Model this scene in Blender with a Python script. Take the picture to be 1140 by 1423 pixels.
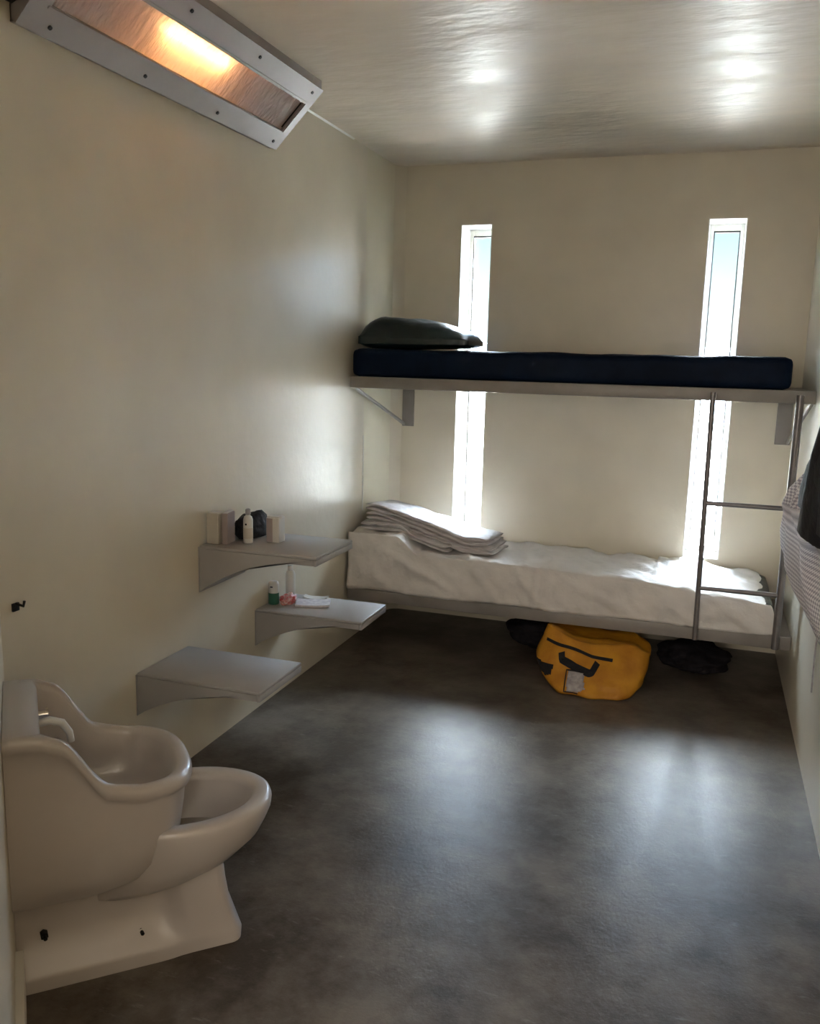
import bpy, bmesh, math, random
from mathutils import Vector, Matrix, noise

random.seed(7)
S = bpy.context.scene
for o in list(bpy.data.objects):
    bpy.data.objects.remove(o)
COL = S.collection

# ------------------------------------------------------------------ camera
yaw, pitch, roll = 0.3238, -0.1760, 0.0242
fw = Vector((-math.sin(yaw)*math.cos(pitch), math.cos(yaw)*math.cos(pitch), math.sin(pitch)))
rt = fw.cross(Vector((0, 0, 1))).normalized()
up = rt.cross(fw)
r2 = rt*math.cos(roll) + up*math.sin(roll)
u2 = -rt*math.sin(roll) + up*math.cos(roll)
cd = bpy.data.cameras.new('camera')
cd.sensor_fit = 'HORIZONTAL'
cd.sensor_width = 36.0
cd.lens = 1215.5/1140*36
cd.clip_start = 0.02
cam = bpy.data.objects.new('camera', cd)
COL.objects.link(cam)
M = Matrix.Identity(4)
for i in range(3):
    M[i][0] = r2[i]; M[i][1] = u2[i]; M[i][2] = -fw[i]
M[0][3], M[1][3], M[2][3] = 1.796, -0.718, 1.557
cam.matrix_world = M
S.camera = cam

# ------------------------------------------------------------------ light and exposure
S.view_settings.view_transform = 'Standard'
S.view_settings.look = 'None'
S.view_settings.gamma = 1.0
S.view_settings.use_curve_mapping = False
S.view_settings.exposure = 2.6
EXTERIOR = 1.0

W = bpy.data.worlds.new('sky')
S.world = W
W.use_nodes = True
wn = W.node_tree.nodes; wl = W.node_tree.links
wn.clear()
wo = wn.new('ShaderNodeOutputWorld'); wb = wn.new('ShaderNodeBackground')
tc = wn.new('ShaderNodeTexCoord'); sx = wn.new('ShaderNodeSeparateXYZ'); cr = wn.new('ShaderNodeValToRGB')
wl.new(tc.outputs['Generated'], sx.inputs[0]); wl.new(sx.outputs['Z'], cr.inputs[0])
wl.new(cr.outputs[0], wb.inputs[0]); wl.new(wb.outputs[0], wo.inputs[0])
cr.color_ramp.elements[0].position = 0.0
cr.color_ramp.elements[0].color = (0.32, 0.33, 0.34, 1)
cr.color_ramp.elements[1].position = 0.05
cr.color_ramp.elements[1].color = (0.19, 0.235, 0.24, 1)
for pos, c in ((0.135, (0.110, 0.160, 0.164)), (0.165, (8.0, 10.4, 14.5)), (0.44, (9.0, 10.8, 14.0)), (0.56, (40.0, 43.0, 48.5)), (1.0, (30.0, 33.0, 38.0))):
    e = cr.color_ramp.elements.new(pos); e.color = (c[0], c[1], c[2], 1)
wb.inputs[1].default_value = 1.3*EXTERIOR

sd = bpy.data.lights.new('sun', 'SUN'); sd.energy = 2.0*EXTERIOR; sd.angle = 0.02; sd.color = (1, 0.96, 0.9)
sun = bpy.data.objects.new('sun', sd); COL.objects.link(sun)
sun.rotation_euler = Vector((-0.55, 0.25, -0.9)).to_track_quat('-Z', 'Y').to_euler()
sun.location = (8, -5, 12)

for k, xc in enumerate((0.476, 1.82)):       # sampling portals in the two window openings
    pd = bpy.data.lights.new('window_portal', 'AREA'); pd.shape = 'RECTANGLE'
    pd.size = 0.185; pd.size_y = 1.81; pd.cycles.is_portal = True
    po = bpy.data.objects.new('window_portal', pd); COL.objects.link(po)
    po.location = (xc, 4.54, 1.398); po.rotation_euler = (math.radians(-90), 0, 0)

ld = bpy.data.lights.new('added_corridor_light', 'AREA'); ld.shape = 'RECTANGLE'; ld.size = 1.2; ld.size_y = 0.3  # light of the added corridor lamp, lifts the cell from the doorway side
ld.energy = 3.5; ld.color = (1.0, 0.95, 0.88)
lo = bpy.data.objects.new('added_corridor_light', ld); COL.objects.link(lo)
lo.location = (1.6, -1.6, 2.56)
dd = bpy.data.lights.new('added_fill_light', 'AREA'); dd.shape = 'RECTANGLE'; dd.size = 2.2; dd.size_y = 1.5  # large soft fill added behind the camera; no window is built there
dd.energy = 9.0; dd.color = (1.0, 0.95, 0.86)
do = bpy.data.objects.new('added_fill_light', dd); COL.objects.link(do)
do.location = (1.1, -2.56, 1.6); do.rotation_euler = (math.radians(90), 0, 0)

# ------------------------------------------------------------------ materials
def mat(name, col, rough=0.5, metal=0.0, var=0.0, vscale=4.0, bump=0.0, bscale=60.0, col2=None, rvar=0.0, spec=0.5, coat=0.0, stretch=None, detail=5):
    m = bpy.data.materials.new(name); m.use_nodes = True
    nt = m.node_tree; b = nt.nodes['Principled BSDF']
    b.inputs['Base Color'].default_value = (*col, 1)
    b.inputs['Roughness'].default_value = rough
    b.inputs['Metallic'].default_value = metal
    b.inputs['Specular IOR Level'].default_value = spec
    b.inputs['Coat Weight'].default_value = coat
    b.inputs['Coat Roughness'].default_value = 0.15
    tcn = nt.nodes.new('ShaderNodeTexCoord'); src = tcn.outputs['Object']
    if stretch:
        mp = nt.nodes.new('ShaderNodeMapping'); mp.inputs['Scale'].default_value = stretch
        nt.links.new(src, mp.inputs[0]); src = mp.outputs[0]
    n = nt.nodes.new('ShaderNodeTexNoise'); n.inputs['Scale'].default_value = vscale; n.inputs['Detail'].default_value = detail
    nt.links.new(src, n.inputs['Vector'])
    if var or col2:
        c2 = col2 or tuple(max(0, c*(1-var)) for c in col)
        r = nt.nodes.new('ShaderNodeValToRGB')
        r.color_ramp.elements[0].position = 0.35; r.color_ramp.elements[0].color = (*c2, 1)
        r.color_ramp.elements[1].position = 0.65; r.color_ramp.elements[1].color = (*col, 1)
        nt.links.new(n.outputs['Fac'], r.inputs[0]); nt.links.new(r.outputs[0], b.inputs['Base Color'])
    if rvar:
        mr = nt.nodes.new('ShaderNodeMapRange')
        mr.inputs['From Min'].default_value = 0.3; mr.inputs['From Max'].default_value = 0.7
        mr.inputs['To Min'].default_value = rough - rvar; mr.inputs['To Max'].default_value = rough + rvar
        nt.links.new(n.outputs['Fac'], mr.inputs[0]); nt.links.new(mr.outputs[0], b.inputs['Roughness'])
    if bump:
        n2 = nt.nodes.new('ShaderNodeTexNoise'); n2.inputs['Scale'].default_value = bscale; n2.inputs['Detail'].default_value = 3
        nt.links.new(src, n2.inputs['Vector'])
        bp = nt.nodes.new('ShaderNodeBump'); bp.inputs['Strength'].default_value = bump; bp.inputs['Distance'].default_value = 0.01
        nt.links.new(n2.outputs['Fac'], bp.inputs['Height']); nt.links.new(bp.outputs[0], b.inputs['Normal'])
    return m

M_wall = mat('painted_wall', (0.74, 0.67, 0.545), 0.33, var=0.07, vscale=3, bump=0.14, bscale=20, rvar=0.04, spec=0.30, detail=2)
M_strip = mat('painted_strip', (0.74, 0.68, 0.53), 0.5, var=0.04, vscale=5, bump=0.05, bscale=60)
M_ceil = mat('painted_ceiling', (0.80, 0.70, 0.58), 0.45, spec=0.30, var=0.08, vscale=3, bump=0.9, bscale=9, rvar=0.08, detail=2, stretch=(0.7, 1.6, 1))
M_jamb = mat('window_paint', (0.85, 0.83, 0.78), 0.4, var=0.05)
M_door = mat('door_paint', (0.42, 0.42, 0.40), 0.4, var=0.1)
M_steel = mat('grey_painted_steel', (0.42, 0.40, 0.39), 0.36, var=0.1, vscale=6, rvar=0.06, bump=0.03, bscale=90)
M_rail = mat('bunk_steel', (0.30, 0.27, 0.25), 0.4, var=0.15, vscale=8)
M_ladder = mat('ladder_steel', (0.22, 0.20, 0.20), 0.32, metal=0.4, var=0.2, vscale=20)
M_fix = mat('fixture_steel', (0.37, 0.32, 0.305), 0.4, var=0.08, vscale=6)
M_screw = mat('dark_screw', (0.03, 0.03, 0.03), 0.4, metal=0.8)
M_china = mat('vitreous_china', (0.46, 0.41, 0.375), 0.285, var=0.06, vscale=4, coat=0.35)
M_chrome = mat('chrome', (0.75, 0.74, 0.72), 0.18, metal=1.0, var=0.05)
M_water = mat('toilet_water', (0.34, 0.31, 0.28), 0.05, var=0.05)
M_vinyl = mat('navy_vinyl', (0.004, 0.011, 0.030), 0.55, spec=0.08, var=0.3, vscale=10, bump=0.15, bscale=30)
M_green = mat('dark_green_vinyl', (0.004, 0.016, 0.018), 0.33, var=0.4, vscale=9, bump=0.25, bscale=22)
M_sheet = mat('cotton_sheet', (0.78, 0.735, 0.70), 0.8, var=0.07, vscale=7, bump=0.5, bscale=26)
M_blanket = mat('blanket_cloth', (0.70, 0.66, 0.65), 0.85, col2=(0.50, 0.46, 0.46), vscale=10, bump=0.5, bscale=60, stretch=(1, 1, 7))
M_yellow = mat('yellow_bag_fabric', (0.58, 0.26, 0.010), 0.6, col2=(0.42, 0.16, 0.005), vscale=9, bump=0.5, bscale=16)
M_black = mat('black_fabric', (0.010, 0.009, 0.012), 0.8, var=0.4, vscale=20, bump=0.4, bscale=40)
M_dark = mat('dark_sack_fabric', (0.018, 0.015, 0.018), 0.85, spec=0.15, var=0.3, vscale=12, bump=0.5, bscale=20)
M_patch = mat('grey_patch', (0.46, 0.42, 0.42), 0.6, col2=(0.30, 0.27, 0.28), vscale=45)
M_white = mat('white_plastic', (0.72, 0.70, 0.66), 0.4, var=0.05)
M_cream = mat('cream_card', (0.62, 0.57, 0.50), 0.7, var=0.08, vscale=20)
M_pink = mat('mauve_card', (0.40, 0.33, 0.32), 0.7, var=0.08, vscale=20)
M_grcan = mat('green_can', (0.04, 0.16, 0.10), 0.35, var=0.2, vscale=30)
M_paper = mat('white_paper', (0.75, 0.73, 0.75), 0.7, col2=(0.55, 0.52, 0.58), vscale=60)
M_red = mat('red_wrapper', (0.55, 0.05, 0.05), 0.45, col2=(0.72, 0.52, 0.48), vscale=55)
M_navy = mat('dark_print', (0.05, 0.06, 0.10), 0.5, var=0.1)
M_ground = mat('pale_concrete_yard', (0.235, 0.21, 0.18), 0.9, col2=(0.20, 0.18, 0.155), vscale=0.6, bump=0.2)
M_far = mat('far_building', (0.50, 0.50, 0.50), 0.9, var=0.2, vscale=0.4)
M_pole = mat('galvanised_pole', (0.16, 0.17, 0.18), 0.6, var=0.1)

# floor: polished concrete, mottled brown and grey with pale scuffs
def floor_mat():
    m = bpy.data.materials.new('polished_concrete'); m.use_nodes = True
    nt = m.node_tree; b = nt.nodes['Principled BSDF']; L = nt.links
    t = nt.nodes.new('ShaderNodeTexCoord')
    def nz(sc, det, rough=0.6):
        n = nt.nodes.new('ShaderNodeTexNoise'); n.inputs['Scale'].default_value = sc; n.inputs['Detail'].default_value = det
        n.inputs['Roughness'].default_value = rough; L.new(t.outputs['Object'], n.inputs['Vector']); return n
    a = nz(3.2, 6, 0.7); r = nt.nodes.new('ShaderNodeValToRGB')
    r.color_ramp.elements[0].position = 0.38; r.color_ramp.elements[0].color = (0.058, 0.044, 0.033, 1)
    r.color_ramp.elements[1].position = 0.62; r.color_ramp.elements[1].color = (0.150, 0.125, 0.102, 1)
    L.new(a.outputs['Fac'], r.inputs[0])
    # scuffs
    mp = nt.nodes.new('ShaderNodeMapping'); mp.inputs['Scale'].default_value = (1.6, 5, 1); mp.inputs['Rotation'].default_value = (0, 0, 0.3)
    L.new(t.outputs['Object'], mp.inputs[0])
    sc = nt.nodes.new('ShaderNodeTexNoise'); sc.inputs['Scale'].default_value = 7; sc.inputs['Detail'].default_value = 6; sc.inputs['Roughness'].default_value = 0.7
    L.new(mp.outputs[0], sc.inputs['Vector'])
    r2_ = nt.nodes.new('ShaderNodeValToRGB')
    r2_.color_ramp.elements[0].position = 0.60; r2_.color_ramp.elements[0].color = (0, 0, 0, 1)
    r2_.color_ramp.elements[1].position = 0.80; r2_.color_ramp.elements[1].color = (0.5, 0.5, 0.5, 1)
    L.new(sc.outputs['Fac'], r2_.inputs[0])
    mx = nt.nodes.new('ShaderNodeMix'); mx.data_type = 'RGBA'
    L.new(r2_.outputs[0], mx.inputs[0]); L.new(r.outputs[0], mx.inputs[6]); mx.inputs[7].default_value = (0.34, 0.31, 0.28, 1)
    L.new(mx.outputs[2], b.inputs['Base Color'])
    rr = nt.nodes.new('ShaderNodeMapRange'); rr.inputs['From Min'].default_value = 0.3; rr.inputs['From Max'].default_value = 0.7
    rr.inputs['To Min'].default_value = 0.285; rr.inputs['To Max'].default_value = 0.33; b.inputs['Specular IOR Level'].default_value = 0.16
    L.new(a.outputs['Fac'], rr.inputs[0]); L.new(rr.outputs[0], b.inputs['Roughness'])
    bn = nz(60, 5, 0.75); bp = nt.nodes.new('ShaderNodeBump'); bp.inputs['Strength'].default_value = 0.55; bp.inputs['Distance'].default_value = 0.0022
    L.new(bn.outputs['Fac'], bp.inputs['Height']); L.new(bp.outputs[0], b.inputs['Normal'])
    return m
M_floor = floor_mat()

def glass_mat():
    m = bpy.data.materials.new('window_glass'); m.use_nodes = True
    nt = m.node_tree; nt.nodes.clear()
    o = nt.nodes.new('ShaderNodeOutputMaterial'); mx = nt.nodes.new('ShaderNodeMixShader')
    t = nt.nodes.new('ShaderNodeBsdfTransparent'); t.inputs[0].default_value = (0.93, 0.97, 0.96, 1)
    g = nt.nodes.new('ShaderNodeBsdfGlossy'); g.inputs['Roughness'].default_value = 0.03
    f = nt.nodes.new('ShaderNodeFresnel'); f.inputs[0].default_value = 1.45
    nt.links.new(f.outputs[0], mx.inputs[0]); nt.links.new(t.outputs[0], mx.inputs[1]); nt.links.new(g.outputs[0], mx.inputs[2])
    nt.links.new(mx.outputs[0], o.inputs[0]); return m
M_glass = glass_mat()

def diffuser_mat():
    m = bpy.data.materials.new('prismatic_diffuser'); m.use_nodes = True
    nt = m.node_tree; nt.nodes.clear(); L = nt.links
    o = nt.nodes.new('ShaderNodeOutputMaterial')
    tl = nt.nodes.new('ShaderNodeBsdfTranslucent'); tl.inputs[0].default_value = (0.85, 0.80, 0.76, 1)
    rf = nt.nodes.new('ShaderNodeBsdfDiffuse'); rf.inputs[0].default_value = (0.78, 0.70, 0.70, 1)
    gl = nt.nodes.new('ShaderNodeBsdfRefraction'); gl.inputs['Roughness'].default_value = 0.45; gl.inputs['IOR'].default_value = 1.3
    a = nt.nodes.new('ShaderNodeMixShader'); a.inputs[0].default_value = 0.6
    b = nt.nodes.new('ShaderNodeMixShader'); b.inputs[0].default_value = 0.15
    L.new(tl.outputs[0], a.inputs[1]); L.new(rf.outputs[0], a.inputs[2]); L.new(a.outputs[0], b.inputs[1]); L.new(gl.outputs[0], b.inputs[2])
    L.new(b.outputs[0], o.inputs[0])
    t = nt.nodes.new('ShaderNodeTexCoord'); v = nt.nodes.new('ShaderNodeTexNoise'); v.inputs['Scale'].default_value = 40
    mp = nt.nodes.new('ShaderNodeMapping'); mp.inputs['Scale'].default_value = (0.5, 1.6, 0.5)
    L.new(t.outputs['Object'], mp.inputs[0]); L.new(mp.outputs[0], v.inputs['Vector'])
    bp = nt.nodes.new('ShaderNodeBump'); bp.inputs['Strength'].default_value = 0.9; bp.inputs['Distance'].default_value = 0.02
    L.new(v.outputs['Fac'], bp.inputs['Height'])
    for s in (tl, rf, gl): L.new(bp.outputs[0], s.inputs['Normal'])
    return m
M_diff = diffuser_mat()

def emis(name, col, st):
    m = bpy.data.materials.new(name); m.use_nodes = True
    b = m.node_tree.nodes['Principled BSDF']
    b.inputs['Base Color'].default_value = (*col, 1)
    b.inputs['Emission Color'].default_value = (*col, 1); b.inputs['Emission Strength'].default_value = st
    return m
M_lamp = emis('warm_lamp', (1.0, 0.50, 0.19), 8.0)
M_cor = emis('added_corridor_lamp', (1.0, 0.95, 0.88), 0.5)  # glowing face of the added corridor lamp

def net_mat():
    m = bpy.data.materials.new('white_net'); m.use_nodes = True
    nt = m.node_tree; b = nt.nodes['Principled BSDF']; L = nt.links
    b.inputs['Roughness'].default_value = 0.7
    t = nt.nodes.new('ShaderNodeTexCoord'); mp = nt.nodes.new('ShaderNodeMapping')
    mp.inputs['Rotation'].default_value = (0.78, 0, 0); mp.inputs['Scale'].default_value = (0.01, 1, 1)
    v = nt.nodes.new('ShaderNodeTexChecker'); v.inputs['Scale'].default_value = 115
    v.inputs['Color1'].default_value = (0.75, 0.72, 0.76, 1); v.inputs['Color2'].default_value = (0.36, 0.34, 0.40, 1)
    L.new(t.outputs['Object'], mp.inputs[0]); L.new(mp.outputs[0], v.inputs['Vector']); L.new(v.outputs['Color'], b.inputs['Base Color'])
    return m
M_net = net_mat()

# ------------------------------------------------------------------ helpers
def link(name, bm, m, parent=None, smooth=40, sub=0, loc=None):
    bmesh.ops.recalc_face_normals(bm, faces=bm.faces)
    me = bpy.data.meshes.new(name); bm.to_mesh(me); bm.free()
    if smooth:
        me.shade_smooth()
        if smooth < 180: me.set_sharp_from_angle(angle=math.radians(smooth))
    me.materials.append(m)
    o = bpy.data.objects.new(name, me); COL.objects.link(o)
    if parent:
        o.parent = parent
        if parent.type == 'EMPTY' or True:
            o.matrix_parent_inverse = parent.matrix_basis.inverted() if parent.parent is None else (parent.parent.matrix_basis @ Matrix.Identity(4)).inverted()
    if sub:
        md = o.modifiers.new('sub', 'SUBSURF'); md.levels = sub; md.render_levels = sub
    return o

def thing(name, label, cat, loc=(0, 0, 0), group=None):
    o = bpy.data.objects.new(name, None); COL.objects.link(o)
    o.location = loc; o.empty_display_size = 0.1
    o['label'] = label; o['category'] = cat
    if group: o['group'] = group
    return o

def tag(o, label, cat, group=None):
    o['label'] = label; o['category'] = cat
    if group: o['group'] = group
    return o

def struct(o):
    o['kind'] = 'structure'; return o

def BM(): return bmesh.new()

def box(bm, x0, x1, y0, y1, z0, z1, bev=0.0, seg=2, mtx=None):
    r = bmesh.ops.create_cube(bm, size=1.0)
    vs = r['verts']
    for v in vs:
        v.co = Vector(((x0+x1)/2 + v.co.x*(x1-x0), (y0+y1)/2 + v.co.y*(y1-y0), (z0+z1)/2 + v.co.z*(z1-z0)))
    if bev:
        es = list({e for v in vs for e in v.link_edges})
        r = bmesh.ops.bevel(bm, geom=es, offset=bev, segments=seg, affect='EDGES', profile=0.5)
        vs = list({v for f in r['faces'] for v in f.verts} | {v for v in vs if v.is_valid})
    if mtx:
        for v in vs: v.co = mtx @ v.co
    return vs

def loft(bm, rings, cap0=True, cap1=True, closed=True):
    R = [[bm.verts.new(p) for p in ring] for ring in rings]
    n = len(R[0])
    for a, b in zip(R, R[1:]):
        for i in range(n if closed else n-1):
            j = (i+1) % n
            bm.faces.new((a[i], a[j], b[j], b[i]))
    if cap0: bm.faces.new(R[0][::-1])
    if cap1: bm.faces.new(R[-1])
    return R

def tube(bm, pts, rad, seg=10, cap=True):
    pts = [Vector(p) for p in pts]; rings = []
    rad = rad if isinstance(rad, (list, tuple)) else [rad]*len(pts)
    ref = None
    for i, p in enumerate(pts):
        d = (pts[min(i+1, len(pts)-1)] - pts[max(i-1, 0)]).normalized()
        if ref is None:
            ref = d.orthogonal().normalized()
        a = (ref - d*ref.dot(d)).normalized(); ref = a
        b = d.cross(a)
        rings.append([p + (a*math.cos(t) + b*math.sin(t))*rad[i] for t in [2*math.pi*k/seg for k in range(seg)]])
    loft(bm, rings, cap, cap)

def lathe(bm, c, prof, seg=20):
    loft(bm, [[Vector((c[0]+r*math.cos(t), c[1]+r*math.sin(t), c[2]+z)) for t in [2*math.pi*k/seg for k in range(seg)]] for r, z in prof])

def prism(bm, poly, axis, a0, a1):
    def mk(u, v, w):
        return Vector((w, u, v)) if axis == 'x' else Vector((u, w, v)) if axis == 'y' else Vector((u, v, w))
    loft(bm, [[mk(u, v, a0) for u, v in poly], [mk(u, v, a1) for u, v in poly]])

def fbm(p, s, seed=0.0):
    return noise.noise(Vector((p[0]*s+seed, p[1]*s+seed*1.7, p[2]*s-seed)))

# ------------------------------------------------------------------ room
Wd, D, H = 2.25, 4.281, 2.631
T = 0.27
WIN = ((0.384, 0.568), (1.7235, 1.916)); ZB, ZT = 0.494, 2.303

bm = BM(); box(bm, -0.2, Wd+0.2, -2.6, D+T, -0.12, 0.0); struct(link('floor', bm, M_floor, smooth=0))
bm = BM(); box(bm, -0.2, Wd+0.2, -2.6, D+T, H, H+0.12); struct(link('ceiling', bm, M_ceil, smooth=0))
bm = BM(); box(bm, -0.2, 0.0, -2.6, 3.79, 0, H); struct(link('wall_left', bm, M_wall, smooth=0))
bm = BM(); box(bm, Wd, Wd+0.2, -2.6, D, 0, H); struct(link('wall_right', bm, M_wall, smooth=0))
# back wall built as piers and spandrels around two slit openings
bm = BM()
xs = [-0.2, WIN[0][0], WIN[0][1], WIN[1][0], WIN[1][1], Wd+0.2]
zs = [0, ZB, ZT, H]
def grid_wall(bm, y):
    V = {(i, k): bm.verts.new((x, y, z)) for i, x in enumerate(xs) for k, z in enumerate(zs)}
    for i in range(5):
        for k in range(3):
            if k == 1 and i in (1, 3): continue
            bm.faces.new((V[i, k], V[i+1, k], V[i+1, k+1], V[i, k+1]))
    return V
A = grid_wall(bm, D); B = grid_wall(bm, D+T)
for i in (1, 3):
    loop = [(i, 1), (i+1, 1), (i+1, 2), (i, 2)]
    for a, b in zip(loop, loop[1:]+loop[:1]):
        bm.faces.new((A[a], A[b], B[b], B[a]))
out = [(i, 0) for i in range(6)] + [(5, k) for k in range(1, 4)] + [(i, 3) for i in range(4, -1, -1)] + [(0, k) for k in range(2, 0, -1)]
for a, b in zip(out, out[1:]+out[:1]):
    bm.faces.new((A[a], B[a], B[b], A[b]))
struct(link('wall_back', bm, M_wall, smooth=0))

# raised strip and coved corner at the far end of the left wall
bm = BM(); box(bm, -0.2, -0.004, 3.79, D, 0, H); struct(link('trim_1', bm, M_strip))
bm = BM(); prism(bm, [(-0.004, D), (-0.004, D-0.055), (0.012, D-0.022), (0.05, D)], 'z', 0, H); struct(link('trim_2', bm, M_wall, smooth=60))

bm = BM(); prism(bm, [(0.0, H-0.007), (0.007, H), (0.0, H)], 'y', 2.72, 3.6); struct(link('trim_4', bm, M_jamb, smooth=0))
bm = BM(); box(bm, 0.0, 0.003, 3.783, 3.7895, 0.70, 1.12); struct(link('glint_line', bm, M_jamb, smooth=0))  # thin cream line standing in for a bright glint on the wall

# diagonal plumbing chase with the fixture on it
nv = Vector((0.733, 0.68, 0)).normalized(); sv = Vector((nv.y, -nv.x, 0)); O0 = nv*0.78
CW = 0.760
P0 = Vector((0, CW/nv.y, 0))
P1 = Vector((0.95, (CW-nv.x*0.95)/nv.y, 0))
bm = BM()
prism(bm, [(0, P0.y), (P1.x, P1.y), (P1.x, -0.0), (0, -0.0)], 'z', 0, H)
struct(link('wall_diagonal', bm, M_wall, smooth=0))
bm = BM()
q = [nv*0.7605 + sv*(-0.49), nv*0.7605 + sv*0.60, nv*0.779 + sv*0.60, nv*0.779 + sv*(-0.34), nv*0.7605 + sv*(-0.34)]
q = q[1:]
prism(bm, [(v.x, v.y) for v in q], 'z', 0.0, 0.13)
struct(link('trim_3', bm, M_jamb, smooth=0))
# front wall with the doorway the picture is taken through
bm = BM()
box(bm, 0.0, 0.95, -0.12, 0.0, 0, H); box(bm, 0.95, Wd, -0.12, 0.0, 2.2, H)
struct(link('wall_front', bm, M_wall, smooth=0))
bm = BM(); box(bm, -0.2, Wd+0.2, -2.7, -2.6, 0, H); struct(link('wall_corridor', bm, M_wall, smooth=0))

# windows: painted steel jamb liner, frame, pane
for k, (x0, x1) in enumerate(WIN):
    bm = BM()
    e = 0.006
    for (a, b, c, d) in ((x0, x0+e, ZB, ZT), (x1-e, x1, ZB, ZT), (x0+e, x1-e, ZB, ZB+e), (x0+e, x1-e, ZT-e, ZT)):
        box(bm, a, b, D-0.002, D+T, c, d)
    w = struct(link('window_%d' % (k+1), bm, M_jamb, smooth=0))
    bm = BM(); f = 0.022; y0, y1 = D+0.19, D+0.225
    box(bm, x0+e, x0+e+f, y0, y1, ZB+e, ZT-e, 0.002); box(bm, x1-e-f, x1-e, y0, y1, ZB+e, ZT-e, 0.002)
    box(bm, x0+e+f, x1-e-f, y0, y1, ZB+e, ZB+e+0.03, 0.002); box(bm, x0+e+f, x1-e-f, y0, y1, ZT-e-0.035, ZT-e, 0.002)
    link('window_frame', bm, M_jamb, w)
    bm = BM(); 
    box(bm, x0+e+f, x0+e+f+0.006, y0-0.004, y0, ZB+0.04, ZT-0.045); box(bm, x1-e-f-0.006, x1-e-f, y0-0.004, y0, ZB+0.04, ZT-0.045)
    box(bm, x0+e+f, x1-e-f, y0-0.004, y0, ZT-0.049, ZT-0.041)
    link('window_gasket', bm, M_screw, w, smooth=0)
    bm = BM(); box(bm, x0+e+f-0.003, x1-e-f+0.003, y0+0.014, y0+0.020, ZB+0.03, ZT-0.035); link('window_pane', bm, M_glass, w, smooth=0)

# ------------------------------------------------------------------ outside
bm = BM(); box(bm, -80, 80, D+T+0.02, 160, -0.5, -0.3); struct(link('yard_ground', bm, M_ground, smooth=0))
t = thing('perimeter_fence', 'thin wire perimeter fence with round posts, seen far off through the windows', 'fence', (0, 26, -0.3))
for i in range(27):
    x = -22 + i*1.6
    bm = BM(); tube(bm, [(x, 26, -0.3), (x, 26, 2.1)], 0.035, 8); link('post', bm, M_pole, t)
bm = BM()
for z in (0.1, 0.5, 0.9, 1.3, 1.7, 2.0): tube(bm, [(-22, 26, z), (19.6, 26, z)], 0.012, 6)
link('wire', bm, M_pole, t)
t = thing('yard_light_pole', 'tall slim light pole outside, seen through the left slit window', 'pole', (-5.9, 24, -0.3))
bm = BM(); tube(bm, [(-5.9, 24, -0.3), (-5.9, 24, 3.0)], [0.07, 0.05], 10); link('pole', bm, M_pole, t)
bm = BM(); box(bm, -6.2, -5.6, 23.9, 24.1, 3.0, 3.12, 0.02); link('lamp_head', bm, M_pole, t)
t = thing('distant_building', 'low grey flat-roofed building far outside, seen through the right slit window', 'building', (2, 70, -0.3))
bm = BM(); box(bm, -4, 8, 70, 78, -0.3, 2.4, 0.05); link('wall', bm, M_far, t)
bm = BM(); box(bm, -4.3, 8.3, 69.7, 78.3, 2.4, 2.7, 0.05); link('roof', bm, M_pole, t)
for i in range(5):
    bm = BM(); box(bm, -3+i*2.2, -1.8+i*2.2, 69.9, 70.05, 0.8, 1.7); link('window', bm, M_navy, t, smooth=0)

# ------------------------------------------------------------------ lamp added in the corridor to brighten the cell (unseen, behind the camera)
t = thing('added_corridor_lamp', 'added, unseen ceiling lamp in the corridor behind the doorway', 'lamp', (1.6, -1.6, H))
bm = BM(); box(bm, 0.95, 2.2, -1.8, -1.4, 2.58, H, 0.01); link('housing', bm, M_fix, t)
bm = BM(); box(bm, 1.0, 2.15, -1.76, -1.44, 2.572, 2.579); link('diffuser', bm, M_cor, t, smooth=0)

# ------------------------------------------------------------------ corner light fixture
t = thing('corner_light_fixture', 'long grey steel corner light with a prismatic panel glowing orange', 'light', (0.1, 2.0, 2.4))
YA, YB = 1.27, 2.700
a2 = Vector((0.022, 2.388)); b2 = Vector((0.232, 2.598))     # xz ends of the slanted face
dface = (b2-a2); nface = Vector((dface.y, -dface.x)).normalized()  # towards the room
def fp(u, off): return a2 + dface*u + nface*off
bm = BM()
def fprism(bm, u0, u1, o0, o1, y0, y1):
    poly = [fp(u0, o0), fp(u1, o0), fp(u1, o1), fp(u0, o1)]
    loft(bm, [[Vector((p.x, y0, p.y)) for p in poly], [Vector((p.x, y1, p.y)) for p in poly]])
# housing: lower, upper and end sheets (hollow)
for (u, v, w, x) in (((0.0, 2.388), (0.022, 2.388), (0.022, 2.394), (0.0, 2.394)), ((0.226, 2.598), (0.232, 2.598), (0.232, H), (0.226, H))):
    loft(bm, [[Vector((p[0], y, p[1])) for p in (u, v, w, x)] for y in (YA, YB)])
loft(bm, [[Vector((p[0], y, p[1])) for p in ((0.001, 2.394), (0.005, 2.394), (0.005, 2.626), (0.001, 2.626))] for y in (YA, YB)])
loft(bm, [[Vector((p[0], y, p[1])) for p in ((0.005, 2.622), (0.225, 2.622), (0.225, 2.630), (0.005, 2.630))] for y in (YA, YB)])
for y in (YA, YB-0.006):
    prof = [(0.001, 2.389), (0.022, 2.389), (0.231, 2.598), (0.231, H-0.001), (0.001, H-0.001)]
    loft(bm, [[Vector((p[0], yy, p[1])) for p in prof] for yy in (y, y+0.006)])
link('housing', bm, M_fix, t, smooth=0)
bm = BM()
fprism(bm, -0.01, 0.27, 0.0, 0.008, YA-0.01, YB+0.004); fprism(bm, 0.73, 1.01, 0.0, 0.008, YA-0.01, YB+0.004)
fprism(bm, 0.27, 0.73, 0.0, 0.008, YA-0.01, YA+0.06); fprism(bm, 0.27, 0.73, 0.0, 0.008, YB-0.055, YB+0.004)
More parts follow.
